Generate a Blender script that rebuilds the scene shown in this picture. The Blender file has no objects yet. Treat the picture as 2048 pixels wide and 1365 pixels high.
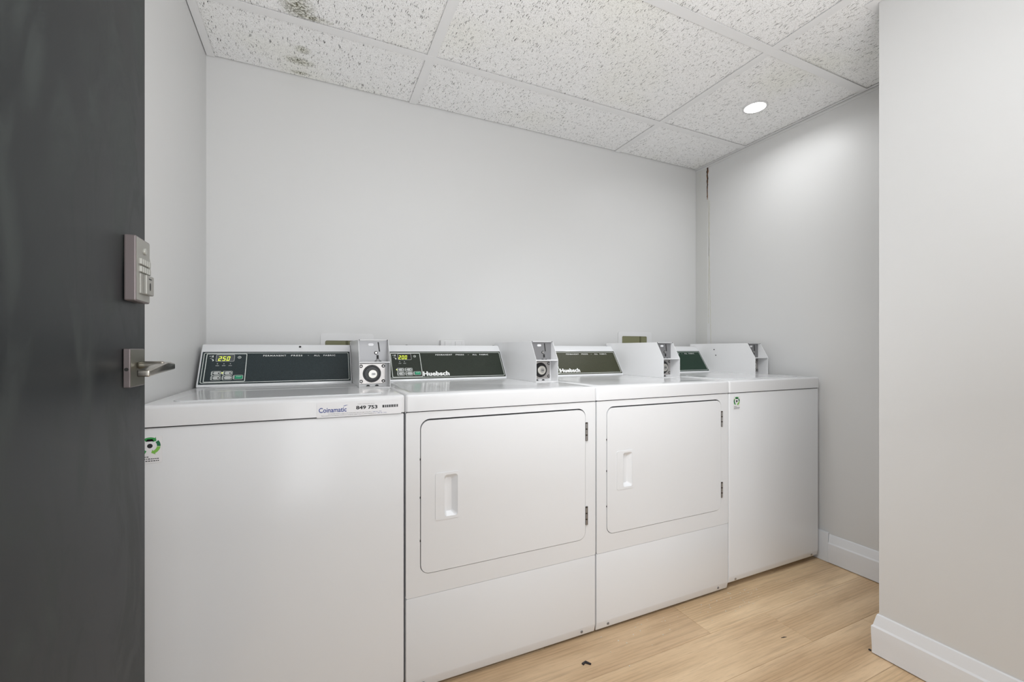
import bpy, bmesh, math, random
from mathutils import Vector, Matrix
R = random.Random(7)
C = bpy.context.scene.collection
SC = bpy.context.scene

# ------------------------------------------------------------------ camera, world, lights, exposure
CH = 1.033
cd = bpy.data.cameras.new('camera'); cam = bpy.data.objects.new('camera', cd); C.objects.link(cam)
cam.location = (0, 0, CH); cam.rotation_euler = (math.radians(90), 0, math.radians(-24.55))
cd.sensor_width = 36; cd.lens = 862/2048*36; cd.shift_y = 17.5/2048; cd.clip_start = .02
SC.camera = cam
w = bpy.data.worlds.new('world'); SC.world = w; w.use_nodes = True
w.node_tree.nodes['Background'].inputs[0].default_value = (.97, .98, 1, 1)
w.node_tree.nodes['Background'].inputs[1].default_value = 1.0
def area(name, loc, rot, sx, sy, e, col=(1, 1, 1), shape='RECTANGLE'):
    l = bpy.data.lights.new(name, 'AREA'); l.shape = shape; l.size = sx; l.size_y = sy; l.energy = e; l.color = col
    o = bpy.data.objects.new(name, l); C.objects.link(o); o.location = loc; o.rotation_euler = rot; return o
CW = (.955, .978, 1)
area('fill_lamp_east', (.90, .62, 2.195), (0, 0, 0), .30, .30, 2.0, CW, 'DISK')      # two unseen fill lamps added above the frame to even the light
area('fill_lamp_west', (.36, .60, 2.195), (0, 0, 0), .30, .30, 3.1, CW, 'DISK')
area('hall_top_fill', (.70, -1.0, 2.15), (math.radians(20), 0, 0), 1.4, .5, 1.5, CW)  # added overhead fill behind the camera, no fixture there
area('hall_back_fill', (.70, -2.2, 1.2), (math.radians(90), 0, 0), 2.2, 2.0, 7, CW)  # added broad fill from behind the camera, no window there
bf = area('bounce_fill', (.36, -.13, 1.15), (math.radians(158), 0, 0), .9, .3, 17, CW)  # added uplight behind the camera, brightens the ceiling by bounce
area('low_fill', (.06, -.06, .72), (math.radians(84), 0, math.radians(-40)), .5, .5, 1.4, CW)   # added low lamp that lifts the right alcove
st = area('corner_fill', (.25, .42, 1.85), (0, 0, 0), .35, .35, 2.1, CW)      # added lamp above the frame, aimed down to brighten the far corner
st.rotation_euler = Vector((1, 1.0, -1.0)).to_track_quat('-Z', 'Y').to_euler(); st.data.spread = math.radians(70)
dl = area('downlight_beam', (1.944, 1.414, 2.178), (0, 0, 0), .088, .088, 1.8, (.97, .985, 1), 'DISK')
dl.data.spread = math.radians(168)
SC.view_settings.view_transform = 'Standard'; SC.view_settings.look = 'None'
SC.view_settings.exposure = 0.04; SC.view_settings.gamma = 1; SC.view_settings.use_curve_mapping = False

# ------------------------------------------------------------------ room measures (metres, camera at x=y=0)
XL, XR, YB, ZC = -.396, 2.275, 2.073, CH + 1.176
XF, YF = 1.737, .811            # corner of the wall that juts out on the right
YN = -1.3                       # the open hall side behind the camera
FY = 1.293                      # front plane of the machines

# ------------------------------------------------------------------ materials
def mat(name, col, rough=.5, metal=0, spec=.5, emit=None, es=0, coat=0):
    m = bpy.data.materials.new(name); m.use_nodes = True
    b = m.node_tree.nodes['Principled BSDF']
    b.inputs['Base Color'].default_value = (*col, 1); b.inputs['Roughness'].default_value = rough
    b.inputs['Metallic'].default_value = metal; b.inputs['Specular IOR Level'].default_value = spec
    b.inputs['Coat Weight'].default_value = coat; b.inputs['Coat Roughness'].default_value = .06
    if emit: b.inputs['Emission Color'].default_value = (*emit, 1); b.inputs['Emission Strength'].default_value = es
    return m
class NT:
    def __init__(s, m): s.m = m; s.t = m.node_tree; s.b = s.t.nodes['Principled BSDF']
    def n(s, typ, **k):
        nd = s.t.nodes.new(typ)
        for a, v in k.items():
            if a.startswith('i_'):
                key = a[2:]; key = int(key) if key.isdigit() else key.replace('_', ' ')
                nd.inputs[key].default_value = v
            else: setattr(nd, a, v)
        return nd
    def l(s, a, b): s.t.links.new(a, b)
    def math(s, op, a, b=None, c=None, clamp=False):
        nd = s.t.nodes.new('ShaderNodeMath'); nd.operation = op; nd.use_clamp = clamp
        for i, v in enumerate((a, b, c)):
            if v is None: continue
            if isinstance(v, (int, float)): nd.inputs[i].default_value = v
            else: s.l(v, nd.inputs[i])
        return nd.outputs[0]
    def mix(s, f, a, b):
        nd = s.t.nodes.new('ShaderNodeMix'); nd.data_type = 'RGBA'
        for sock, v in ((nd.inputs[0], f), (nd.inputs[6], a), (nd.inputs[7], b)):
            if isinstance(v, (int, float)): sock.default_value = v
            elif isinstance(v, tuple): sock.default_value = (*v, 1)
            else: s.l(v, sock)
        return nd.outputs[2]
    def ss(s, v, lo, hi):
        nd = s.t.nodes.new('ShaderNodeMapRange'); nd.interpolation_type = 'SMOOTHSTEP'
        nd.inputs[1].default_value = lo; nd.inputs[2].default_value = hi; s.l(v, nd.inputs[0]); return nd.outputs[0]
    def bump(s, h, strength=.3, dist=.002):
        nd = s.n('ShaderNodeBump', i_Strength=strength, i_Distance=dist); s.l(h, nd.inputs['Height']); s.l(nd.outputs[0], s.b.inputs['Normal'])

def painted(name, col, rough, bumpscale=180, st=.08, spec=.4):
    m = mat(name, col, rough, spec=spec); k = NT(m)
    p = k.n('ShaderNodeNewGeometry').outputs['Position']
    n1 = k.n('ShaderNodeTexNoise', i_Scale=bumpscale, i_Detail=3.0); k.l(p, n1.inputs['Vector'])
    n2 = k.n('ShaderNodeTexNoise', i_Scale=2.5, i_Detail=2.0); k.l(p, n2.inputs['Vector'])
    d = tuple(c*.975 for c in col)
    k.l(k.mix(n2.outputs[0], col, d), k.b.inputs['Base Color'])
    k.bump(n1.outputs[0], st, .001); return m
M = {}
M['wall'] = painted('wall_paint', (.69, .69, .685), .42)
M['wall_shaft'] = painted('plaster_patch', (.63, .63, .61), .5, 40, .2)
M['base'] = painted('baseboard_paint', (.80, .82, .85), .35, 60, .05)
M['enamel'] = painted('white_enamel', (.80, .81, .825), .2, 900, .03, .5)
M['enamel_top'] = painted('white_enamel_top', (.76, .765, .775), .13, 700, .03, .5)
M['coinwhite'] = painted('coin_box_powder_coat', (.82, .82, .825), .34, 700, .06)
M['tee'] = mat('tee_white', (.83, .83, .83), .4)
M['dark'] = mat('dark_gap', (.012, .012, .012), .7)
M['black'] = mat('black_plastic', (.006, .006, .007), .22)
M['cream'] = mat('cream_print', (.86, .90, .86), .5)
M['white_print'] = mat('white_print', (.92, .93, .92), .5)
M['led'] = mat('led_digit', (.75, .85, .1), .5, emit=(.75, .9, .06), es=.75)
M['led_dot'] = mat('led_dot', (.8, .85, .3), .5, emit=(.8, .9, .2), es=.5)
M['lcdframe'] = mat('display_window_grey', (.10, .11, .115), .2)
M['lcdblack'] = mat('display_window_black', (.012, .014, .012), .15)
M['btn'] = mat('button_grey', (.52, .54, .53), .5)
M['btngreen'] = mat('button_green', (.01, .32, .16), .4)
M['steel'] = mat('brushed_steel', (.42, .40, .385), .35, .85)
M['plate'] = mat('coin_plate_grey', (.40, .40, .41), .45, .15)
M['plate_dark'] = mat('coin_plate_dark', (.23, .23, .235), .4, .4)
M['bolt'] = mat('bolt_chrome', (.42, .41, .40), .3, .8)
M['lockface'] = mat('lock_nickel', (.60, .58, .53), .32, .6)
M['hinge'] = mat('hinge_bronze', (.07, .058, .045), .4, .6)
M['nickel'] = mat('satin_nickel', (.40, .375, .33), .2, .95)
M['nickel_face'] = mat('nickel_face', (.15, .145, .115), .3, .5)
M['key_face'] = mat('keypad_face', (.30, .295, .27), .42, .3)
M['nickel_d'] = mat('satin_nickel_taupe', (.17, .145, .145), .42, .4)
M['keymat'] = mat('keypad_key', (.38, .38, .35), .4, .3)
M['olive'] = mat('outlet_box_inside', (.20, .20, .11), .6)
M['olive2'] = mat('outlet_box_side', (.10, .10, .045), .6)
M['plastic'] = mat('white_plastic', (.72, .72, .72), .4)
M['label'] = mat('label_white', (.80, .80, .82), .45)
M['ink'] = mat('ink_black', (.015, .015, .018), .6)
M['inkblue'] = mat('ink_blue', (.02, .05, .26), .5)
M['sticker'] = mat('sticker_lilac', (.79, .785, .80), .45)
M['green1'] = mat('arrow_green', (.035, .30, .07), .5)
M['green2'] = mat('arrow_light_green', (.22, .52, .08), .5)
M['green3'] = mat('arrow_dark_green', (.012, .15, .06), .5)
M['lens'] = mat('lamp_lens', (1, 1, 1), .4, emit=(1, .99, .96), es=14)
M['crack'] = mat('crack_brown', (.035, .02, .012), .9)
M['rust'] = mat('rust_brown', (.30, .15, .07), .9)
M['stain'] = mat('stain_yellow', (.62, .61, .53), .7)
M['crumb'] = mat('crumb', (.75, .70, .6), .8)
M['scrap'] = mat('scrap_dark', (.02, .016, .02), .6)

def panel_mat(name, col, dirt):
    m = mat(name, col, .36, spec=.28); k = NT(m)
    p = k.n('ShaderNodeNewGeometry').outputs['Position']
    n = k.n('ShaderNodeTexNoise', i_Scale=700.0, i_Detail=2.0); k.l(p, n.inputs['Vector'])
    f = k.ss(n.outputs[0], .35, .7)
    k.l(k.mix(f, tuple(c*.75 for c in col), tuple(c*1.35 for c in col)), k.b.inputs['Base Color']); return m
M['panel1'] = panel_mat('panel_reflect_slate', (.030, .042, .046), 0)  # one panel material, its differing reflections painted in as a tint per machine
M['panel2'] = panel_mat('panel_reflect_green_grey', (.026, .033, .025), 0)
M['panel3'] = panel_mat('panel_reflect_olive', (.046, .048, .026), 0)
M['panel4'] = panel_mat('panel_reflect_dark_green', (.010, .034, .020), 0)

def tile_mat():
    m = mat('fissured_mineral_tile', (.78, .78, .76), .9, spec=.1); k = NT(m)
    pos = k.n('ShaderNodeNewGeometry').outputs['Position']
    oi = k.n('ShaderNodeObjectInfo').outputs['Random']
    sep0 = k.n('ShaderNodeSeparateXYZ'); k.l(pos, sep0.inputs[0])
    wob = k.n('ShaderNodeTexNoise', i_Scale=70.0, i_Detail=2.0); k.l(pos, wob.inputs['Vector'])
    off = k.math('MULTIPLY', k.math('SUBTRACT', wob.outputs[0], .5), .010)
    def fis(sx, sy, r, gate, rot, seed):
        c = k.n('ShaderNodeCombineXYZ')
        xx = k.math('ADD', sep0.outputs[0], k.math('MULTIPLY', sep0.outputs[1], rot))
        k.l(k.math('MULTIPLY', k.math('ADD', xx, off), sx), c.inputs[0])
        k.l(k.math('ADD', k.math('MULTIPLY', sep0.outputs[1], sy), k.math('MULTIPLY', k.math('ADD', oi, seed), 57)), c.inputs[1])
        v = k.n('ShaderNodeTexVoronoi', voronoi_dimensions='2D', i_Scale=1.0); k.l(c.outputs[0], v.inputs['Vector'])
        v.inputs['Randomness'].default_value = .9
        s = k.n('ShaderNodeSeparateColor'); k.l(v.outputs['Color'], s.inputs[0])
        rad = k.math('MULTIPLY', s.outputs[1], r)
        m1 = k.ss(k.math('SUBTRACT', k.math('ADD', rad, r*.7), v.outputs['Distance']), -.02, .06)
        return k.math('MULTIPLY', m1, k.math('GREATER_THAN', s.outputs[0], gate))
    a = fis(290, 27, .17, .88, .06, 1.3)
    b = fis(280, 42, .14, .78, -.22, 7.7)
    pin = fis(290, 250, .20, .30, 0, 3.1)
    holes = k.math('MAXIMUM', a, b)
    # mould blotches
    stain = None
    for (x, y, rx, ry) in ((-.055, 1.655, .050, .055), (-.02, 1.69, .07, .016), (-.045, 1.885, .028, .022), (-.060, 1.965, .052, .024), (-.06, 2.045, .035, .012)):
        dx = k.math('DIVIDE', k.math('SUBTRACT', sep0.outputs[0], x), rx); dy = k.math('DIVIDE', k.math('SUBTRACT', sep0.outputs[1], y), ry)
        d = k.math('SQRT', k.math('ADD', k.math('MULTIPLY', dx, dx), k.math('MULTIPLY', dy, dy)))
        s = k.math('SUBTRACT', 1.25, d, clamp=True)
        stain = s if stain is None else k.math('MAXIMUM', stain, s)
    mn = k.n('ShaderNodeTexNoise', i_Scale=130.0, i_Detail=4.0, i_Roughness=.7); k.l(pos, mn.inputs['Vector'])
    st = k.math('MULTIPLY', k.ss(mn.outputs[0], .47, .56), k.math('POWER', stain, .7))
    yel = k.n('ShaderNodeTexNoise', i_Scale=2.2, i_Detail=2.0); k.l(pos, yel.inputs['Vector'])
    base = k.mix(k.ss(yel.outputs[0], .5, .75), (.95, .95, .95), (.93, .93, .89))
    base = k.mix(k.math('MULTIPLY', stain, .5), base, (.62, .62, .50))
    base = k.mix(k.math('MULTIPLY', pin, .52), base, (.22, .21, .18))
    base = k.mix(holes, base, (.05, .047, .04))
    base = k.mix(k.math('MULTIPLY', st, .9), base, (.12, .115, .07))
    k.l(base, k.b.inputs['Base Color'])
    k.bump(k.math('SUBTRACT', 1.0, k.math('MAXIMUM', holes, k.math('MULTIPLY', pin, .5))), .5, .002)
    return m
M['tile'] = tile_mat()

def wood_mat():
    m = mat('oak_vinyl', (.5, .35, .2), .38, spec=.35); k = NT(m)
    pos = k.n('ShaderNodeNewGeometry').outputs['Position']
    rnd = k.n('ShaderNodeObjectInfo').outputs['Random']
    off = k.n('ShaderNodeCombineXYZ'); k.l(k.math('MULTIPLY', rnd, 37), off.inputs[0]); k.l(k.math('MULTIPLY', rnd, 91), off.inputs[1])
    add = k.n('ShaderNodeVectorMath', operation='ADD'); k.l(pos, add.inputs[0]); k.l(off.outputs[0], add.inputs[1])
    def mapped(sx, sy):
        mp = k.n('ShaderNodeMapping'); mp.inputs['Scale'].default_value = (sx, sy, 1); k.l(add.outputs[0], mp.inputs[0]); return mp.outputs[0]
    g1 = k.n('ShaderNodeTexNoise', i_Scale=1.0, i_Detail=4.0, i_Roughness=.6, i_Distortion=.4); k.l(mapped(3.2, 90), g1.inputs['Vector'])
    g2 = k.n('ShaderNodeTexNoise', i_Scale=1.0, i_Detail=3.0); k.l(mapped(1.6, 9), g2.inputs['Vector'])
    # cathedral rings
    wv = k.n('ShaderNodeTexWave', wave_type='RINGS', rings_direction='Z', i_Scale=1.0, i_Distortion=5.0, i_Detail=3.0); wv.inputs['Detail Scale'].default_value = 1.5
    k.l(mapped(2.2, 26), wv.inputs['Vector'])
    fine = k.n('ShaderNodeTexNoise', i_Scale=1.0, i_Detail=2.0); k.l(mapped(18, 520), fine.inputs['Vector'])
    c = k.mix(k.ss(g2.outputs[0], .3, .72), (.66, .465, .28), (.88, .67, .44))
    c = k.mix(k.math('MULTIPLY', k.ss(g1.outputs[0], .45, .75), .38), c, (.36, .235, .145))
    c = k.mix(k.math('MULTIPLY', k.ss(wv.outputs[0], .62, .98), k.math('MULTIPLY', k.ss(g2.outputs[0], .62, .35), .28)), c, (.32, .215, .13))
    c = k.mix(k.math('MULTIPLY', k.ss(fine.outputs[0], .52, .72), .22), c, (.25, .17, .11))
    tone = k.mix(k.math('MULTIPLY', rnd, .9), (1.0, 1.0, .98), (.80, .76, .73))
    mm = k.t.nodes.new('ShaderNodeMix'); mm.data_type = 'RGBA'; mm.blend_type = 'MULTIPLY'; mm.inputs[0].default_value = 1
    k.l(c, mm.inputs[6]); k.l(tone, mm.inputs[7]); k.l(mm.outputs[2], k.b.inputs['Base Color'])
    k.bump(g1.outputs[0], .08, .001); return m
M['wood'] = wood_mat()

def door_mat():
    m = mat('dark_painted_door', (.035, .04, .04), .4, spec=.35); k = NT(m)
    pos = k.n('ShaderNodeNewGeometry').outputs['Position']
    mp = k.n('ShaderNodeMapping'); mp.inputs['Scale'].default_value = (1, 1.6, .8); k.l(pos, mp.inputs[0])
    n = k.n('ShaderNodeTexNoise', i_Scale=5.0, i_Detail=5.0, i_Roughness=.6, i_Distortion=1.4); k.l(mp.outputs[0], n.inputs['Vector'])
    n2 = k.n('ShaderNodeTexNoise', i_Scale=300.0, i_Detail=2.0); k.l(pos, n2.inputs['Vector'])
    f = k.ss(n.outputs[0], .44, .66)
    k.l(k.mix(f, (.0045, .0065, .0075), (.030, .035, .034)), k.b.inputs['Base Color'])
    k.l(k.math('ADD', k.math('MULTIPLY', f, .15), .40), k.b.inputs['Roughness'])
    k.bump(n2.outputs[0], .03, .0005); return m
M['door'] = door_mat()

# ------------------------------------------------------------------ mesh helpers
OFF = Vector((0, 0, 0))
def obj(name, bm, m, parent=None, smooth=False, label=None, kind=None, keep=False):
    if not keep:
        bmesh.ops.translate(bm, verts=bm.verts, vec=-OFF)
    bmesh.ops.recalc_face_normals(bm, faces=bm.faces)
    me = bpy.data.meshes.new(name); bm.to_mesh(me); bm.free()
    o = bpy.data.objects.new(name, me); C.objects.link(o); me.materials.append(M[m] if isinstance(m, str) else m)
    if smooth:
        for p in me.polygons: p.use_smooth = True
    if parent: o.parent = parent
    if label: o['label'] = label
    if kind: o['kind'] = kind
    return o
def shade(o, ang=35):
    me = o.data
    for p in me.polygons: p.use_smooth = True
    me.set_sharp_from_angle(angle=math.radians(ang))
    return o
def thing(name, label, cat, loc, group=None):
    o = bpy.data.objects.new(name, None); C.objects.link(o); o.location = loc
    o['label'] = label; o['category'] = cat
    if group: o['group'] = group
    return o
def box(bm, x0, x1, y0, y1, z0, z1, bev=0, seg=2):
    r = bmesh.ops.create_cube(bm, size=1)
    vs = r['verts']
    for v in vs:
        v.co = Vector((x0+(v.co.x+.5)*(x1-x0), y0+(v.co.y+.5)*(y1-y0), z0+(v.co.z+.5)*(z1-z0)))
    if bev:
        es = list({e for v in vs for e in v.link_edges})
        bmesh.ops.bevel(bm, geom=es, offset=bev, segments=seg, affect='EDGES', profile=.5)
    return bm
def B(*a, **k): return box(bmesh.new(), *a, **k)
def prism(bm, pts, axis, a, b, bev=0, seg=2):
    """polygon pts in the two other axes, extruded a..b along axis"""
    def co(p, t):
        return {'x': (t, p[0], p[1]), 'y': (p[0], t, p[1]), 'z': (p[0], p[1], t)}[axis]
    va = [bm.verts.new(co(p, a)) for p in pts]; vb = [bm.verts.new(co(p, b)) for p in pts]
    n = len(pts); fs = [bm.faces.new(va), bm.faces.new(vb[::-1])]
    for i in range(n): fs.append(bm.faces.new((va[i], vb[i], vb[(i+1) % n], va[(i+1) % n])))
    if bev:
        es = list({e for f in fs for e in f.edges})
        bmesh.ops.bevel(bm, geom=es, offset=bev, segments=seg, affect='EDGES', profile=.5)
    return bm
def rr(x0, x1, z0, z1, r, n=6):
    pts = []
    for cx, cz, a0 in ((x1-r, z1-r, 0), (x0+r, z1-r, 90), (x0+r, z0+r, 180), (x1-r, z0+r, 270)):
        for i in range(n+1):
            a = math.radians(a0+90*i/n); pts.append((cx+r*math.cos(a), cz+r*math.sin(a)))
    return pts
def circ(cx, cz, r, n=24): return [(cx+r*math.cos(2*math.pi*i/n), cz+r*math.sin(2*math.pi*i/n)) for i in range(n)]
def holed(bm, outer, holes, co, th):
    """plate with holes; co(p, t) -> 3d ; thickness t 0..th"""
    def loop(pts): 
        v = [bm.verts.new(co(p, 0)) for p in pts]
        return v, [bm.edges.new((v[i], v[(i+1) % len(v)])) for i in range(len(v))]
    es = []; loops = []
    for p in [outer]+holes:
        v, e = loop(p); es += e; loops.append((v, p))
    r = bmesh.ops.triangle_fill(bm, use_beauty=True, use_dissolve=False, edges=es)
    fs = [g for g in r['geom'] if isinstance(g, bmesh.types.BMFace)]
    if th:
        back = {}
        for v, p in loops:
            for a, q in zip(v, p): back[a] = bm.verts.new(co(q, th))
        for f in fs: bm.faces.new([back[v] for v in reversed(f.verts)])
        for v, p in loops:
            n = len(v)
            for i in range(n): bm.faces.new((v[i], v[(i+1) % n], back[v[(i+1) % n]], back[v[i]]))
    return bm
def frame_ring(bm, o, i, co):
    """flat ring between two loops with equal point counts"""
    a = [bm.verts.new(co(p, 0)) for p in o]; b = [bm.verts.new(co(p, 0)) for p in i]
    n = len(a)
    for k in range(n): bm.faces.new((a[k], a[(k+1) % n], b[(k+1) % n], b[k]))
    return bm
def flat(bm, pts, co, t=0):
    bm.faces.new([bm.verts.new(co(p, t)) for p in pts]); return bm
def slab(bm, pts, co, t0, t1):
    a = [bm.verts.new(co(p, t0)) for p in pts]; b = [bm.verts.new(co(p, t1)) for p in pts]; n = len(a)
    bm.faces.new(a); bm.faces.new(b[::-1])
    for k in range(n): bm.faces.new((a[k], b[k], b[(k+1) % n], a[(k+1) % n]))
    return bm
def cyl(bm, c, axis, r, l, n=24, r2=None, bev=0):
    """cylinder from c along axis with length l"""
    ax = Vector(axis).normalized(); q = ax.to_track_quat('Z', 'Y').to_matrix().to_4x4()
    mt = Matrix.Translation(Vector(c)+ax*l/2) @ q
    res = bmesh.ops.create_cone(bm, cap_ends=True, segments=n, radius1=r, radius2=r if r2 is None else r2, depth=l, matrix=mt)
    if bev:
        es = [e for e in {e for v in res['verts'] for e in v.link_edges} if any(len(f.verts) > 4 for f in e.link_faces)]
        bmesh.ops.bevel(bm, geom=es, offset=bev, segments=2, affect='EDGES', profile=.5)
    return bm
def text_bm(body, x0, x1, z0, z1, co, bold=0, t=0, shear=0, spacing=1, slabs=False):
    """text fitted to a box given in plate coordinates"""
    cu = bpy.data.curves.new('t', 'FONT'); cu.body = body; cu.size = 1; cu.offset = bold; cu.shear = shear; cu.space_character = spacing
    cu.resolution_u = 3
    o = bpy.data.objects.new('t', cu); C.objects.link(o)
    me = bpy.data.meshes.new_from_object(o.evaluated_get(bpy.context.evaluated_depsgraph_get()))
    bpy.data.objects.remove(o); bpy.data.curves.remove(cu)
    bm = bmesh.new(); bm.from_mesh(me); bpy.data.meshes.remove(me)
    xs = [v.co.x for v in bm.verts]; ys = [v.co.y for v in bm.verts]
    ax, bx, ay, by = min(xs), max(xs), min(ys), max(ys)
    for v in bm.verts:
        v.co = Vector(co((x0+(v.co.x-ax)/(bx-ax)*(x1-x0), z0+(v.co.y-ay)/(by-ay)*(z1-z0)), t))
    return bm
def dirs(pts): return pts

# ------------------------------------------------------------------ the setting
def struct(name, bm, m, parent=None):
    o = obj(name, bm, m, parent)
    if not parent: o['kind'] = 'structure'
    return o
T = .10
wall_back = struct('wall_back', B(XL-T, XR+T, YB, YB+T, -.02, ZC+.12), 'wall')
wall_left = struct('wall_left', B(XL-T, XL, YN, YB, -.02, ZC+.12), 'wall')
wall_right = struct('wall_right', B(XR, XR+T, YF-T, YB, -.02, ZC+.12), 'wall')
wall_front = struct('wall_front', prism(bmesh.new(), [(XF, YN), (XF+T, YN), (XF+T, YF-T), (XR, YF-T), (XR, YF), (XF, YF)], 'z', -.02, ZC+.12), 'wall')

# floor with planks running along x
floor = struct('floor', B(XL-T, XR+T, YN, YB+T, -.03, -.006), 'dark')
rows = []; y = .945-.181*13
while y < YB: rows.append(y); y += .181
known = {.945: [-.9, .38, 1.604, 2.9], 1.126: [-.6, .10, 1.31, 2.5], .764: [-.5, .69, 1.91, 3.1], .583: [-.8, .1, 1.3, 2.4]}
for i, y0 in enumerate(rows):
    cuts = None
    for kk, v in known.items():
        if abs(y0-kk) < .01: cuts = v
    if not cuts:
        s = -.4-R.random()*1.1; cuts = [s, s+1.22, s+2.44, s+3.66]
    ya, yb = max(y0, YN)+.0003, min(y0+.181, YB)-.0003
    if yb-ya < .02: continue
    for a, b in zip(cuts, cuts[1:]):
        a2, b2 = max(a, XL)+.0005, min(b, XR)-.0005
        if b2-a2 < .03: continue
        if ya < YF-.1 and b2 > XF+.05: b2 = XF+.05
        if b2-a2 < .03: continue
        obj('plank', B(a2, b2, ya, yb, -.006, 0, bev=.0008, seg=1), 'wood', floor)

# suspended ceiling: tiles and tees
ceiling = struct('ceiling', B(XL-T, XR+T, YN, YB+T, ZC+.10, ZC+.12), 'dark')
xt = [.425, 1.632]; yt = [1.722, 1.120, .518, -.084, -.686]
xe = [XL+.002]+xt+[XR-.002]; ye = [YB-.002]+yt+[YN]
HW = .018
for a, b in zip(xe, xe[1:]):
    for c, d in zip(ye, ye[1:]):
        b2 = b
        if c < YF and a > 1.5: b2 = XF+.06
        obj('ceiling_tile', B(a+.003, b2-.003, d+.003, c-.003, ZC+.0045, ZC+.018), 'tile', ceiling)
def tee_bm(ax, p, a, b):
    bm = bmesh.new()
    if ax == 'x':
        box(bm, a, b, p-HW, p+HW, ZC, ZC+.0012); box(bm, a, b, p-.003, p+.003, ZC+.0012, ZC+.03)
    else:
        box(bm, p-HW, p+HW, a, b, ZC+.0003, ZC+.0012); box(bm, p-.003, p+.003, a, b, ZC+.0012, ZC+.03)
    return bm
for y in yt:
    obj('main_tee', tee_bm('x', y, XL+.0302, XR-.0162 if y > YF else XF-.0285), 'tee', ceiling)
for x in xt:
    for c, d in zip(ye, ye[1:]):
        if x > 1.5 and d < -.1: continue
        obj('cross_tee', tee_bm('y', x, d+HW*(d > YN), c-HW*(c < YB-.01)), 'tee', ceiling)
# wall angles
obj('wall_angle', B(XL+.0025, XL+.030, YN, YB-.003, ZC, ZC+.0012), 'tee', ceiling)
obj('wall_angle', B(XR-.016, XR-.0025, YF, YB-.003, ZC, ZC+.0012), 'tee', ceiling)
ang = bmesh.new(); box(ang, XF-.028, XF+.06, YF+.002, YF+.03, ZC, ZC+.0012); box(ang, XF-.028, XF-.002, YN, YF+.002, ZC, ZC+.0012)
obj('wall_angle', ang, 'tee', ceiling)
# pale trim strips below the ceiling
obj('trim_strip', B(XR-.0025, XR, YF, YB-.002, ZC-.015, ZC-.002, bev=.0008), 'wall', wall_right)

# baseboards
def base_profile(t=.016, h=.137):
    return [(0, .0035), (t-.002, .0035), (t-.0015, .03), (t, .070), (t, .094), (t-.004, .100), (.005, h-.003), (.003, h), (0, h)]
def baseboard(name, p0, p1, nrm, prof=None):
    """p0,p1 on the wall line, nrm into the room"""
    prof = prof or base_profile(); bm = bmesh.new()
    P0, P1, N = Vector((*p0, 0)), Vector((*p1, 0)), Vector((*nrm, 0))
    va = [bm.verts.new(P0+N*d+Vector((0, 0, z))) for d, z in prof]; vb = [bm.verts.new(P1+N*d+Vector((0, 0, z))) for d, z in prof]
    n = len(prof); bm.faces.new(va); bm.faces.new(vb[::-1])
    for i in range(n): bm.faces.new((va[i], vb[i], vb[(i+1) % n], va[(i+1) % n]))
    return struct(name, bm, 'base')
bb = baseboard('baseboard_right', (XR, 1.2635), (XR, YF+.002), (-1, 0))
o = obj('end_block', B(XR-.013, XR-.0005, 1.265, 1.46, .0015, .144, bev=.0008, seg=1), 'base', bb)
baseboard('baseboard_left', (XL, YB-.002), (XL, YN), (1, 0))
# mitred baseboard round the jutting corner
bm = bmesh.new(); prof = base_profile()
L0 = [bm.verts.new((XF-d, YN, z)) for d, z in prof]; L1 = [bm.verts.new((XF-d, YF+d, z)) for d, z in prof]; L2 = [bm.verts.new((XR-.018, YF+d, z)) for d, z in prof]
n = len(prof)
for A, Bq in ((L0, L1), (L1, L2)):
    for i in range(n): bm.faces.new((A[i], Bq[i], Bq[(i+1) % n], A[(i+1) % n]))
bm.faces.new(L0); bm.faces.new(L2[::-1])
struct('baseboard_front', bm, 'base')

# plaster patch, crack and stains in the far right corner
obj('plaster_patch', B(XR-.0012, XR, 1.984, YB-.001, .95, ZC-.015), 'wall_shaft', wall_right)
def streak(y0, z0, z1, wid, m, amp=.004, seed=1, name='crack', taper=True, t=.0016, drift=0):
    r = random.Random(seed); bm = bmesh.new(); n = max(6, int((z0-z1)/.012)); A = []; Bv = []
    for i in range(n+1):
        f = i/n; z = z0+(z1-z0)*f; y = y0+r.uniform(-amp, amp)+drift*f; ww = wid*(r.uniform(.45, 1)*(1-f*.75 if taper else 1))
        A.append((y-ww/2, z)); Bv.append((y+ww/2, z))
    va = [bm.verts.new((XR-t, y, z)) for y, z in A]; vb = [bm.verts.new((XR-t, y, z)) for y, z in Bv]
    vc = [bm.verts.new((XR-.0002, y, z)) for y, z in A]; vd = [bm.verts.new((XR-.0002, y, z)) for y, z in Bv]
    for i in range(n):
        bm.faces.new((va[i], vb[i], vb[i+1], va[i+1])); bm.faces.new((va[i], va[i+1], vc[i+1], vc[i])); bm.faces.new((vb[i], vd[i], vd[i+1], vb[i+1]))
    return obj(name, bm, m, wall_right)
streak(1.981, ZC-.002, 1.99, .017, 'rust', .0028, 3, t=.0013)['label'] = 'rust brown edge of crack'
streak(1.981, ZC-.002, 2.0, .013, 'crack', .0036, 4, t=.0017)['label'] = 'dark open crack'
streak(1.976, 1.995, 1.05, .0032, 'stain', .002, 5, 'stain_streak', False, .0018, -.022)
streak(1.965, 1.98, 1.2, .004, 'stain', .0015, 6, 'stain_streak', False, .0018, .010)
streak(2.035, ZC-.003, 2.12, .006, 'stain', .004, 8, 'stain_streak', True, .0019)

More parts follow.
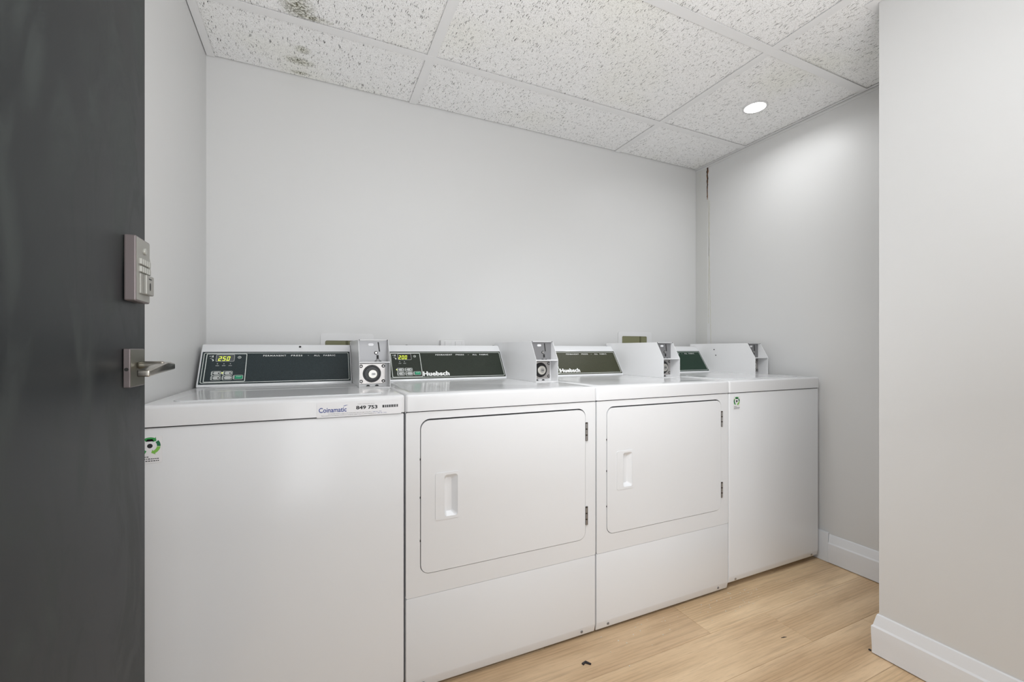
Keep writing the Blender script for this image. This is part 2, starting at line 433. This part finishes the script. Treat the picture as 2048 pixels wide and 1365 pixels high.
# ------------------------------------------------------------------ open dark door on the left with its hardware
DX = -.295
door = struct('door_1', B(DX-.042, DX, .128, 1.038, .012, 2.05, bev=.0015, seg=1), 'door')
kp = obj('keypad_lock', B(DX+.0005, DX+.017, .935, 1.003, 1.117, 1.2295, bev=.0022), 'nickel_d', door, label='satin nickel keypad lock')
kx = DX+.0172
obj('keypad_face', B(DX+.0165, DX+.0174, .9372, 1.0010, 1.1192, 1.2273, bev=.0003, seg=1), 'key_face', kp)
coK = lambda p, t: (kx+t, p[0], p[1])
key = obj('key', cyl(bmesh.new(), (kx-.001, .972, 1.208), (1, 0, 0), .0058, .0045, 20, bev=.001), 'keymat', kp)
for r_ in range(2):
    for c_ in range(5):
        y0 = .9475+c_*.0098; z0 = 1.182-r_*.0135
        obj('key', B(kx-.001, kx+.0038, y0, y0+.0088, z0, z0+.0108, bev=.0012), 'keymat', kp)
obj('keyway_cover', B(kx-.001, kx+.0075, .962, .998, 1.131, 1.166, bev=.0018), 'key_face', kp)
obj('cover_rail', B(kx-.001, kx+.003, .948, .9595, 1.131, 1.166, bev=.001), 'key_face', kp)
obj('keyhole', prism(bmesh.new(), [(.9775+.0022*math.cos(a*.5236), 1.146+.007*math.sin(a*.5236)) for a in range(12)], 'x', kx+.0074, kx+.0080), 'dark', kp)
obj('marking', B(kx+.0074, kx+.0078, .971, .984, 1.1585, 1.1605), 'ink', kp)
obj('thumb_wing', prism(bmesh.new(), [(1.0031, 1.165), (1.0031, 1.205), (1.0085, 1.197), (1.0075, 1.187), (1.0125, 1.176)], 'x', DX+.006, DX+.0165, bev=.0008), 'keymat', kp)
lh = obj('lever_handle', B(DX+.0005, DX+.010, .933, 1.0, .9685, 1.0347, bev=.0012), 'nickel_d', door, label='satin nickel square rose')
obj('rose_face', B(DX+.0097, DX+.0104, .9345, .9988, .9700, 1.0332, bev=.0002, seg=1), 'nickel_face', lh)
shade(obj('neck', B(DX+.0095, DX+.050, .959, .975, .9985, 1.0125, bev=.0055, seg=4), 'nickel', lh), 60)
bm = bmesh.new()
P = [(.862, .990), (1.000, .9965), (1.000, 1.0075), (.975, 1.011), (.955, 1.009), (.862, 1.0010)]
prism(bm, P, 'x', DX+.0395, DX+.056, bev=.002, seg=3)
shade(obj('lever', bm, 'nickel', lh), 30)
obj('screw_hole', cyl(bmesh.new(), (DX+.005, .9325, .9995), (0, 1, 0), .003, .001, 12), 'dark', lh)
obj('hinge', B(DX-.02, DX+.006, .118, .128, 1.75, 1.85, bev=.002), 'nickel', door); obj('hinge', B(DX-.02, DX+.006, .118, .128, .2, .3, bev=.002), 'nickel', door)

# ------------------------------------------------------------------ machines
SEG = {'0': 'abcdef', '2': 'abged', '5': 'afgcd', '1': 'bc'}
def digits(s, x0, x1, z0, z1, co):
    bm = bmesh.new(); n = len(s); wd = (x1-x0)/n
    for i, ch in enumerate(s):
        a, b = x0+i*wd, x0+i*wd+wd*.74; h = z1-z0; t = h*.15; zm = (z0+z1)/2
        rects = {'a': (a, b, z1-t, z1), 'd': (a, b, z0, z0+t), 'g': (a, b, zm-t/2, zm+t/2), 'f': (a, a+t, zm, z1), 'e': (a, a+t, z0, zm),
                 'b': (b-t, b, zm, z1), 'c': (b-t, b, z0, zm)}
        for sname in SEG[ch]:
            q = rects[sname]; g = h*.02
            pts = [(q[0]+g, q[2]+g), (q[1]-g, q[2]+g), (q[1]-g, q[3]-g), (q[0]+g, q[3]-g)]
            pts = [(p[0]+(p[1]-z0)*.16, p[1]) for p in pts]
            flat(bm, pts, co)
    return bm

def sticker(root, cx, cz, s):
    """recycling sticker on the cabinet front; cx, cz centre of the ring, s its radius"""
    co = lambda p, t: (p[0], -.0004-t, p[1])
    st = obj('sticker', slab(bmesh.new(), rr(cx-s*1.15, cx+s*1.15, cz-s*2.0, cz+s*1.15, .003), co, 0, .0003), 'sticker', root, label='small lilac-white square sticker')
    def arc(a0, a1, m, ri=.66, head=True):
        bm = bmesh.new(); n = 7; o_, i_ = [], []
        for k_ in range(n+1):
            a = math.radians(a0+(a1-a0)*k_/n); o_.append((cx+s*math.cos(a), cz+s*math.sin(a))); i_.append((cx+s*ri*math.cos(a), cz+s*ri*math.sin(a)))
        pts = o_
        if head:
            a = math.radians(a1); b = math.radians(a1+(14 if a1 > a0 else -14)*1.4)
            pts = pts+[(cx+s*1.16*math.cos(a), cz+s*1.16*math.sin(a)), (cx+s*.82*math.cos(b), cz+s*.82*math.sin(b)), (cx+s*.5*math.cos(a), cz+s*.5*math.sin(a))]
        pts = pts+i_[::-1]
        slab(bm, pts, co, .0004, .0006); obj('arrow', bm, m, st, label={'green1': 'green curved arrow', 'green2': 'light green curved arrow', 'green3': 'dark green curved arrow'}[m])
    arc(125, 62, 'green1'); arc(38, -5, 'green3', head=False); arc(-8, -62, 'green2'); arc(-118, -150, 'green1'); arc(-160, -205, 'green3', head=False); arc(165, 140, 'green2', head=False)
    obj('washer_icon', slab(bmesh.new(), rr(cx-s*.42, cx+s*.42, cz-s*.5, cz+s*.45, s*.1), co, .0004, .0006), 'label', st)
    obj('icon_top', slab(bmesh.new(), [(cx-s*.38, cz+s*.52), (cx+s*.38, cz+s*.52), (cx+s*.25, cz+s*.78), (cx-s*.25, cz+s*.78)], co, .0004, .0006), 'ink', st)
    obj('icon_drum', slab(bmesh.new(), circ(cx, cz, s*.26), co, .0006, .0008), 'ink', st)
    bm = bmesh.new()
    for q, (a, b) in enumerate(((-.9, -.2), (-.9, .85), (-.9, .8))):
        z = cz-s*(1.32+.24*q); k_ = cx+a*s
        while k_ < cx+b*s:
            ww = s*R.uniform(.10, .26); slab(bm, [(k_, z), (k_+ww, z), (k_+ww, z+s*.10), (k_, z+s*.10)], co, .0004, .0005); k_ += ww+s*.06
    obj('caption', bm, 'ink', st)

def console(root, w, x0, x1, off, pm, num, brand, dryer, numcol):
    # body
    prof = [(.537, .900), (.622, 1.029), (.645, 1.053), (.700, 1.053), (.700, .900)]
    cs = shade(obj('console', prism(bmesh.new(), prof, 'x', x0, x1, bev=.0035, seg=3), 'enamel', root))
    S = math.hypot(.085, .129); dy, dz = .085/S, .129/S        # slanted face
    def co(p, t=0): return (p[0], .537+p[1]*dy-(t+.0012)*dz, .900+p[1]*dz+(t+.0012)*dy)
    px0, px1, v0, v1 = x0+.006, x1-.005, .011, .1490
    obj('control_panel', slab(bmesh.new(), rr(px0, px1, v0, v1, .002, 2), co, -.0010, .0001), pm, cs, label='dark glossy printed panel')
    bm = bmesh.new(); i1 = .0050
    obj('outline', frame_ring(bm, rr(px0+i1, px1-i1, v0+i1, v1-i1, .005), rr(px0+i1+.0017, px1-i1-.0017, v0+i1+.0017, v1-i1-.0017, .0034), lambda p, t: co(p, .0004)), 'cream', cs)
    o = off
    obj('outline', frame_ring(bmesh.new(), rr(o+.0245, o+.152, .0195, .1405, .004), rr(o+.0265, o+.1500, .0215, .1385, .002), lambda p, t: co(p, .0006)), 'cream', cs)
    dm = 'lcdblack' if dryer else 'lcdframe'
    dsp = slab(bmesh.new(), rr(o+.055, o+.112, .106, .136, .004), co, .0002, .0010)
    obj('display', dsp, dm, cs)
    obj('display_frame', frame_ring(bmesh.new(), rr(o+.0543, o+.1127, .1053, .1367, .0046), rr(o+.0556, o+.1114, .1066, .1354, .0035), lambda p, t: co(p, .0012)), 'btn', cs)
    dg = digits(num, o+(.061 if not dryer else .057), o+(.100 if not dryer else .096), .1085, .128, lambda p, t: co(p, .0014))
    obj('digits', dg, 'led', cs, label='glowing yellow-green number %s' % num)
    # coin ring symbol
    bm = bmesh.new(); frame_ring(bm, circ(o+.128, .124, .0055), circ(o+.128, .124, .0043), lambda p, t: co(p, .0004)); flat(bm, circ(o+.128, .124, .0016, 10), lambda p, t: co(p, .0004))
    obj('symbol', bm, 'cream', cs)
    bm = bmesh.new(); cof = lambda p, t: co(p, .0004)
    flat(bm, [(o+.033, .129), (o+.040, .1292), (o+.040, .1305), (o+.033, .1305)], cof); flat(bm, [(o+.040, .1295), (o+.046, .134), (o+.046, .125)], cof)
    flat(bm, [(o+.036, .119), (o+.046, .1235), (o+.046, .1245), (o+.036, .120)], cof); flat(bm, [(o+.040, .116), (o+.046, .1165), (o+.049, .111), (o+.044, .107), (o+.045, .112)], cof)
    obj('symbol', bm, 'cream', cs)
    bm = bmesh.new()
    for k_ in range(2 if dryer else 3):
        x = o+.057+k_*.020
        flat(bm, circ(x+.004, .0965, .0018, 10), cof); q = x-.001
        for _ in range(4): flat(bm, [(q, .087), (q+.0021, .087), (q+.0021, .0895), (q, .0895)], cof); q += .0028
    obj('indicator_labels', bm, 'btn', cs)
    # buttons
    for (bx, bv, cc) in ((.0455, .047, 'btn'), (.0800, .047, 'btn'), (.0455, .0275, 'btn'), (.0800, .0275, 'btn'), (.1140, .0290, 'btngreen')):
        fr = frame_ring(bmesh.new(), rr(o+bx, o+bx+.031, bv, bv+.018, .004), rr(o+bx+.0009, o+bx+.0301, bv+.0009, bv+.0171, .0032), cof)
        obj('button_outline', fr, 'cream', cs)
        if cc == 'btn': bt = slab(bmesh.new(), rr(o+bx+.0065, o+bx+.0290, bv+.0028, bv+.0152, .006), co, .0002, .0014)
        else: bt = slab(bmesh.new(), rr(o+bx+.0060, o+bx+.0295, bv+.0024, bv+.0156, .003), co, .0002, .0014)
        obj('button', bt, cc, cs, label='green start button' if cc == 'btngreen' else None)
        if cc == 'btn' and (bx, bv) != (.0800, .0275):
            obj('button_mark', slab(bmesh.new(), circ(o+bx+.0235, bv+.0085, .0026, 10), co, .0014, .0017), 'ink', cs)
        bm = bmesh.new()
        for j in range(3): flat(bm, rr(o+bx+.0015, o+bx+.0045, bv+.003+j*.0045, bv+.0058+j*.0045, .001, 2), cof)
        obj('button_dots', bm, 'cream', cs)
        if cc == 'btngreen': obj('button_word', text_bm('START', o+bx+.010, o+bx+.026, bv+.009, bv+.0125, lambda p, t: co(p, .0018)), 'cream', cs)
    dot = obj('indicator_light', slab(bmesh.new(), circ(o+(.0790 if not dryer else .0445), .0570, .0026, 12), co, .0004, .0012), 'led_dot', cs)
    # print across the panel
    tx0, tx1 = (.205, .461) if not dryer else (.249, .502)
    span = tx1-tx0
    for word, a, b in (('PERMANENT', 0, .305), ('PRESS', .372, .527), ('+', .603, .618), ('ALL', .69, .775), ('FABRIC', .828, 1.0)):
        v_a, v_b = (.1275, .1345) if word != '+' else (.1295, .1325)
        obj('print', text_bm(word, tx0+a*span, tx0+b*span, v_a, v_b, cof, bold=.014, spacing=1.25), 'white_print', cs)
    if brand:
        bm = text_bm('Huebsch', .182, .297, .0235, .0450, cof, bold=.02, spacing=1.06)
        for k_, (sx, sv) in enumerate(((-.0011, 0), (.0011, 0), (0, .0006), (0, -.0006))):      # heavy strokes
            b2 = text_bm('Huebsch', .182+sx, .297+sx, .0235+sv, .0450+sv, lambda p, t: co(p, .00042+.00002*k_), bold=.02, spacing=1.06)
            m_ = bpy.data.meshes.new('t'); b2.to_mesh(m_); b2.free(); bm.from_mesh(m_); bpy.data.meshes.remove(m_)
        obj('brand_lettering', bm, 'white_print', cs)
    # hardware holes on the top edge
    if not dryer:
        c_ = (x0+x1)/2+.068
        obj('hole', cyl(bmesh.new(), (c_, .6355, 1.0445), (0, -.72, .69), .0042, .0012, 14), 'dark', cs)
    else:
        for q in (.13, x1-.022): obj('screw', cyl(bmesh.new(), (q, .655, 1.0527), (0, 0, 1), .0045, .0022, 12), 'plate_dark', cs)
    return cs

def coin_box(root, x0, x1, variant):
    yf, yp, yb = .252, .312, .690      # cheeks front, plate plane, back
    z0, zk, z1 = .9005, .992, 1.068; ts = .0016
    bm = B(x0+ts, x1-ts, yp, yb, z0, z1-.001)
    cb = obj('coin_box', bm, 'coinwhite', root)
    prof = [(yb, z0), (yf, z0), (yf, zk), (.297, z1), (yb, z1)]
    obj('side_cheek', prism(bmesh.new(), prof, 'x', x0, x0+ts, bev=.0005, seg=1), 'coinwhite', cb)
    obj('side_cheek', prism(bmesh.new(), prof, 'x', x1-ts, x1, bev=.0005, seg=1), 'coinwhite', cb)
    obj('shelf', B(x0+ts, x1-ts, yf+.001, yp, zk-.004, zk-.001), 'coinwhite', cb)
    obj('bottom_lip', B(x0+ts, x1-ts, yf, yp, z0, z0+.0028, bev=.0006, seg=1), 'coinwhite', cb)
    obj('top_flange', B(x0+ts, x1-ts, .2975, yb, z1-.0012, z1+.0005), 'coinwhite', cb)
    um = 'plate' if variant == 0 else 'plate_dark'
    obj('coin_chute_plate', B(x0+ts+.0012, x1-ts-.0005, yp-.0025, yp-.0002, zk+.0005, z1-.004), um, cb, label='grey coin acceptor plate')
    W = x1-x0; co = lambda p, t: (x0+p[0]*W, yp-.0026-t, p[1])
    pl = lambda pts, t0=0, t1=.0012: slab(bmesh.new(), pts, co, t0, t1)
    obj('slot', pl([(.655, 1.060), (.69, 1.060), (.735, 1.027), (.70, 1.026)]), 'dark', cb)
    obj('return_slot', pl([(.615, 1.014), (.685, 1.014), (.695, .996), (.625, .996)]), 'dark', cb)
    cx = x0+.60*W
    obj('screw', cyl(bmesh.new(), (cx, yp-.002, 1.022), (0, -1, 0), .0062, .001, 16), 'dark', cb)
    obj('screw', cyl(bmesh.new(), (cx, yp-.003, 1.022), (0, -1, 0), .0044, .004, 16, bev=.001), 'bolt', cb)
    obj('coin_cup', cyl(bmesh.new(), (x0+.66*W, yp-.002, .9945), (0, -1, .3), .008, .004, 16, r2=.005), 'plate_dark', cb)
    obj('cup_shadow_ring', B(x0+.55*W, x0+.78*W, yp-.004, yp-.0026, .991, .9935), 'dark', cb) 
    obj('badge', slab(bmesh.new(), rr(x0+.34*W, x0+.52*W, 1.047, 1.056, .0044), lambda p, t: (p[0], yp-.0026-t, p[1]), 0, .0008), 'label', cb)
    # lock bay
    lx0, lx1, lz0, lz1 = x0+.004, x1-.0105, .9125, .9840
    obj('lock_plate', B(lx0, lx1, yp-.009, yp-.0002, lz0, lz1, bev=.0006, seg=1), 'steel', cb, label='brushed metal lock plate')
    cx, cz = (lx0+lx1)/2-.001, (lz0+lz1)/2
    rc = .0315
    bm = bmesh.new(); cyl(bm, (cx, yp-.0085, cz), (0, -1, 0), rc, .003, 32, r2=rc*.92)
    obj('lock_ring', bm, 'black', cb)
    bm = bmesh.new(); cyl(bm, (cx, yp-.0110, cz), (0, -1, 0), rc*.86, .0015, 32, r2=rc*.78)
    obj('lock_bezel', bm, 'black', cb)
    rl = .0155 if variant == 0 else .0185
    ax, az = cx+.002, cz-.001
    obj('lock_cylinder', cyl(bmesh.new(), (ax, yp-.012, az), (0, -1, 0), rl, .007, 28, bev=.0015), 'lockface', cb)
    obj('lock_core', cyl(bmesh.new(), (ax+.002, yp-.019, az), (0, -1, 0), rl*.52, .0012, 20), 'bolt', cb)
    obj('keyhole', B(ax-.003, ax+.008, yp-.0207, yp-.0201, az-.0012, az+.0014), 'dark', cb)
    for bx in (lx0+.0065, lx1-.0065):
        for bz in (lz0+.009, lz1-.009):
            obj('bolt_washer', cyl(bmesh.new(), (bx, yp-.0088, bz), (0, -1, 0), .0062, .0012, 16), 'black', cb)
            obj('bolt', cyl(bmesh.new(), (bx, yp-.0098, bz), (0, -1, 0), .0048, .004, 16, r2=.0028, bev=.0006), 'bolt', cb)
    for q in (.34, .63):
        obj('vent_hole', slab(bmesh.new(), [(x0+q*W+.0065*math.cos(math.radians(a)), .9037+.0045*math.sin(math.radians(a))) for a in range(0, 181, 20)], lambda p, t: (p[0], yp-.0002-t, p[1]), 0, .0008), 'dark', cb)
    for q, zz in ((x0+.004, z1-.0008), (x1-.004, z1-.0008)): obj('rivet', cyl(bmesh.new(), (q, .2965, zz), (0, -1, 0), .0018, .001, 8), 'dark', cb)
    if variant == 3:
        for yy, zz in ((.512, 1.034), (.500, 1.001)): obj('hole', cyl(bmesh.new(), (x0+.0002, yy, zz), (-1, 0, 0), .0035, .0008, 12), 'dark', cb)
    return cb

def worktop(root, w, dryer):
    bm = B(.0005, w-.0005, -.004, .700, .8485, .900)
    top = max(bm.faces, key=lambda f: f.calc_center_median().z)
    if dryer:
        pass
    es = [e for e in bm.edges if max(v.co.z for v in e.verts) > .89 or (abs(e.verts[0].co.x-e.verts[1].co.x) < 1e-6 and abs(e.verts[0].co.y-e.verts[1].co.y) < 1e-6 and e.verts[0].co.y < 0)]
    bmesh.ops.bevel(bm, geom=es, offset=.009, segments=4, affect='EDGES', profile=.5)
    o = shade(obj('top', bm, 'enamel_top', root), 50)
    if dryer:
        # pressed, slightly raised rim round the dished top
        bm = bmesh.new()
        a = rr(.022, w-.022, .020, .525, .03); b = rr(.030, w-.030, .028, .517, .025); c = rr(.040, w-.040, .038, .507, .02)
        va = [bm.verts.new((p[0], p[1], .8999)) for p in a]; vb = [bm.verts.new((p[0], p[1], .9016)) for p in b]; vc = [bm.verts.new((p[0], p[1], .9003)) for p in c]
        n = len(a)
        for A_, B_ in ((va, vb), (vb, vc)):
            for k_ in range(n): bm.faces.new((A_[k_], A_[(k_+1) % n], B_[(k_+1) % n], B_[k_]))
        bm.faces.new(vc)
        shade(obj('pressed_rim', bm, 'enamel_top', o), 60)
    else:
        bm = bmesh.new()
        slab(bm, rr(.055, w-.055, .055, .505, .022), lambda p, t: (p[0], p[1], .8985+t), 0, .0045)
        es = [e for e in bm.edges if all(abs(v.co.z-.9030) < 1e-5 for v in e.verts)]
        bmesh.ops.bevel(bm, geom=es, offset=.002, segments=2, affect='EDGES')
        l = shade(obj('loading_lid', bm, 'enamel_top', root), 40)
        for yy in (.30, .38):
            bm = bmesh.new(); prism(bm, [(yy, .9028), (yy+.012, .9042), (yy+.024, .9028)], 'x', .09, w-.10)
            obj('pressed_ridge', bm, 'enamel_top', l)
    return o

def front_screws(root, w, z, xs):
    for x in xs:
        obj('screw', cyl(bmesh.new(), (x, -.0002, z), (0, -1, 0), .0045, .0022, 12, bev=.0006), 'plate_dark', root, label='small dark screw')

def machine(kind, x0, w, label, group, pm, num, variant, cons):
    global OFF
    OFF = Vector((w/2, .35, 0))
    root = thing(kind, label, 'washer' if kind == 'washing_machine' else 'dryer', (x0+w/2, FY+.35, 0), group)
    dryer = kind == 'tumble_dryer'
    e = .0028
    if dryer:
        obj('cabinet', B(e, w-e, .013, .695, .03, .847), 'enamel', root)
        dx0, dx1, dz0, dz1, r = w/2-.2965, w/2+.2965, .3545, .8235, .030
        coF = lambda p, t: (p[0], t, p[1])
        bm = holed(bmesh.new(), rr(e, w-e, .2914, .8455, .005, 3), [rr(dx0, dx1, dz0, dz1, r)], coF, .0125)
        obj('front_panel', bm, 'enamel', root)
        obj('door_recess', B(dx0-.004, dx1+.004, .0118, .0129, dz0-.004, dz1+.004), 'dark', root, label='dark gap behind the door')
        # lower access panel with an angled bottom fold
        prof = [(0.0, .2905), (0.0, .040), (.006, .012), (.0125, .008), (.0125, .2905)]
        bm = prism(bmesh.new(), prof, 'x', e, w-e, bev=.0025, seg=2)
        lp = shade(obj('lower_panel', bm, 'enamel', root), 30)
        for x in (.055, w-.060): obj('screw', cyl(bmesh.new(), (x, .0035, .026), (0, -1, -.2), .0048, .003, 12, bev=.0006), 'plate_dark', lp)
        # door
        g = .0022
        X0, X1, Z0, Z1 = dx0+g, dx1-g, dz0+g, dz1-.0048
        hx0, hx1, hz0, hz1 = dx0+.0745, dx0+.1165, .520, .648
        ho = rr(hx0, hx1, hz0, hz1, .008)
        bm = holed(bmesh.new(), rr(X0, X1, Z0, Z1, r-.003), [ho], lambda p, t: (p[0], -.0015+t, p[1]), .0125)
        dr = obj('door', bm, 'enamel', root)
        # finger scoop
        hp = bmesh.new()
        inner = rr(hx0+.004, hx1-.016, hz0+.012, hz1-.012, .006)
        a = [hp.verts.new((p[0], -.0018, p[1])) for p in ho]; b = [hp.verts.new((p[0], .0105, p[1])) for p in inner]
        n = len(a)
        for k_ in range(n): hp.faces.new((a[k_], a[(k_+1) % n], b[(k_+1) % n], b[k_]))
        hp.faces.new(b)
        hd = obj('handle', hp, 'enamel', dr)
        plate = rr(dx0+.046, dx0+.122, .512, .656, .006)
        obj('handle_plate', holed(bmesh.new(), plate, [ho], lambda p, t: (p[0], -.0030+t, p[1]), .0015), 'enamel', dr)
        for za, zb in ((.707, .773), (.406, .472)):
            hg = obj('hinge', B(dx1-.001, dx1+.008, -.0035, .001, za, zb, bev=.0008, seg=1), 'hinge', root)
            for q in range(3): obj('knuckle', cyl(bmesh.new(), (dx1+.0015, -.0038, za+.002+q*.0215), (0, 0, 1), .0028, .017, 10), 'steel', hg)
        for zz in (.70, .585, .455): obj('door_catch', B(dx0-.001, dx0+.0022, -.0005, .004, zz, zz+.006), 'dark', root)
    else:
        prof = [(0, .8455), (0, .055), (.006, .030), (.012, .026), (.70, .026), (.70, .8455)]
        shade(obj('cabinet', prism(bmesh.new(), prof, 'x', e, w-e, bev=.004, seg=3), 'enamel', root), 30)
        for x in (.045, w-.052): obj('screw', cyl(bmesh.new(), (x, .0030, .041), (0, -1, -.2), .0050, .003, 12, bev=.0006), 'bolt', root, label='small silver screw')
    obj('neck_gap', B(.006, w-.006, .003, .690, .8440, .8490), 'dark', root, label='dark gap under the top')
    for sx in (.05, w-.05):
        for sy in (.07, .64):
            obj('foot', cyl(bmesh.new(), (sx, sy, 0), (0, 0, 1), .018, .031 if dryer else .028, 14, r2=.012), 'black', root)
    worktop(root, w, dryer)
    console(root, w, cons[0], cons[1], cons[2], pm, num, dryer, dryer, 0)
    coin_box(root, cons[1]+.001, cons[1]+.104, variant)
    return root

WX = [(-.386, .628), (.242, .683), (.925, .685), (1.610, .628)]
m1 = machine('washing_machine', *WX[0], 'white top-load coin washer nearest the dark door, lit display reading 250', 'coin washers', M['panel1'], '250', 0, (.005, .521, 0))
# equipment label across the top's front edge
co = lambda p, t: (p[0], -.0045-t, p[1])
lb = obj('equipment_label', slab(bmesh.new(), rr(.390, .6165, .8465, .8875, .001, 2), co, -.0002, .0003), 'label', m1, label='white sticker reading Coinamatic 849 753')
pr = lambda nm, s, x0, x1, z0, z1, m, b=0, sh=0: obj(nm, text_bm(s, x0, x1, z0, z1, lambda p, t: co(p, .0005), bold=b, shear=sh), m, lb)
pr('name_print', 'Coinamatic', .395, .466, .8600, .8735, 'inkblue', .018)
obj('swoosh', slab(bmesh.new(), [(.4575, .8745), (.463, .8765), (.4705, .8785), (.464, .8785), (.4585, .8765)], co, .0004, .0005), 'inkblue', lb)
pr('number_print', '849 753', .491, .549, .8640, .8745, 'ink', .035)
pr('small_print', 'MODEL # SWNNX2SP113TW01', .495, .541, .8785, .8800, 'ink')
pr('small_print', 'For immediate service or refund on this machine, please report its 6 digit machine ID to', .419, .532, .8545, .8570, 'ink', .01)
pr('small_print', '1 800 361 1972', .535, .560, .8548, .8570, 'inkblue', .01)
pr('small_print', "Pour un service ou une reparation immediate sur cet appareil, veuillez indiquer le numero d'identification au", .402, .545, .8500, .8525, 'ink', .01)
pr('small_print', '1 800 361 1972', .547, .574, .8503, .8525, 'inkblue', .01)
x = .563
for i, bw in enumerate((.0045, .001, .0025, .0015, .003, .001, .0035, .001, .004, .0012, .003, .002, .0008, .003)):
    obj('barcode_bar', slab(bmesh.new(), [(x, .8660), (x+bw, .8660), (x+bw, .8735), (x, .8735)], co, .0004, .0005), 'ink', lb); x += bw+.0009
sticker(m1, .028, .8035, .0205)
m2 = machine('tumble_dryer', *WX[1], 'white coin dryer beside the numbered washer, display reading 200 above its door', 'coin dryers', M['panel2'], '200', 1, (.027, .5702, .027))
m3 = machine('tumble_dryer', *WX[2], 'white coin dryer standing against the far washer, console panel with an olive reflection painted in', 'coin dryers', M['panel3'], '200', 2, (.027, .5622, .027))
m4 = machine('washing_machine', *WX[3], 'white top-load coin washer in the far corner by the right wall', 'coin washers', M['panel4'], '250', 3, (.005, .515, 0))
sticker(m4, .049, .8105, .0185)
OFF = Vector((0, 0, 0))

# ------------------------------------------------------------------ things on the back wall
def outlet_box(x0, x1, z0, z1, ix0, ix1, iz0, iz1, label):
    t = thing('washer_outlet_box', label, 'outlet box', ((x0+x1)/2, YB, (z0+z1)/2), 'washer outlet boxes'); c = t.location
    def at(bm): bmesh.ops.translate(bm, verts=bm.verts, vec=-c); return bm
    obj('frame', at(holed(bmesh.new(), rr(x0, x1, z0, z1, .012), [rr(ix0, ix1, iz0, iz1, .008)], lambda p, t_: (p[0], YB-.0045+t_, p[1]), .004)), 'plastic', t)
    obj('box_back', at(B(ix0, ix1, YB-.0022, YB-.0006, iz0, iz1)), 'olive', t, label='olive brown inside of the box')
    obj('divider', at(B(ix1-.055, ix1-.045, YB-.0040, YB-.0022, iz0, iz1)), 'olive2', t)
    for q in (.3, .6):
        bm = bmesh.new(); cyl(bm, (ix0+(ix1-ix0)*q, YB-.0072, iz0+.001), (0, 0, 1), .005, .05, 12); obj('valve', at(bm), 'steel', t)
outlet_box(.022, .245, .93, 1.106, .040, .180, .945, 1.074, 'white wall box with olive opening behind the nearest washer console')
outlet_box(1.640, 1.895, .98, 1.142, 1.668, 1.858, 1.0, 1.115, 'white wall box with olive opening above the far dryer coin box')
# white double socket behind the first dryer
t = thing('wall_socket', 'small white surface socket on the back wall above the first dryer console', 'socket', (.62, YB, 1.045))
def at(bm, c=Vector((.62, YB, 1.045))): bmesh.ops.translate(bm, verts=bm.verts, vec=-c); return bm
obj('socket_box', at(B(.555, .680, YB-.024, YB-.0005, 1.0, 1.080, bev=.003)), 'plastic', t)
for a, b in ((.574, .608), (.628, .662)): obj('outlet_face', at(B(a, b, YB-.027, YB-.0235, 1.008, 1.0745, bev=.003)), 'plastic', t)

# ------------------------------------------------------------------ recessed ceiling lamp
t = thing('recessed_downlight', 'round lit white downlight set in the ceiling tile near the right wall', 'ceiling light', (1.944, 1.414, ZC))
bm = bmesh.new(); fr_o, fr_i = circ(0, 0, .056, 40), circ(0, 0, .047, 40)
holed(bm, fr_o, [fr_i], lambda p, q: (p[0], p[1], q), .004)
obj('trim_ring', bm, 'plastic', t)
obj('lens', cyl(bmesh.new(), (0, 0, .001), (0, 0, 1), .0465, .002, 40), 'lens', t)

# ------------------------------------------------------------------ bits on the floor
def scrap(name, label, x, y, pts, h, m='scrap', cat='debris'):
    o = obj(name, slab(bmesh.new(), pts, lambda p, q: (p[0], p[1], q), .0002, h), m); o.location = (x, y, 0)
    o['label'] = label; o['category'] = cat; return o
scrap('floor_scrap', 'small dark torn scrap on the floor in front of the first dryer', .808, 1.190, [(-.010, -.006), (.000, -.001), (.012, -.014), (.016, -.012), (.006, .006), (-.004, .004), (-.012, .002)], .004)
scrap('black_speck', 'tiny black speck on the floor at the jutting wall corner', 1.733, .836, circ(0, 0, .004, 8), .003)
scrap('dark_crumb', 'thin dark splinter on the floor planks left of the jutting wall', 1.53, 1.00, [(-.012, .004), (-.004, .001), (.010, -.002), (.002, .003)], .0015)
bm = bmesh.new()
for i in range(75):
    x = R.uniform(.9, 2.1); y = FY-abs(R.gauss(0, .06))-.01; s = R.uniform(.0006, .0018)
    if R.random() < .45: x = R.gauss(1.62, .06)
    box(bm, x-s, x+s, y-s, y+s, 0.0001, s*1.4)
o = obj('crumbs', bm, 'crumb'); o['label'] = 'pale crumbs and dust scattered on the floor before the machines'; o['category'] = 'crumbs'; o['kind'] = 'stuff'
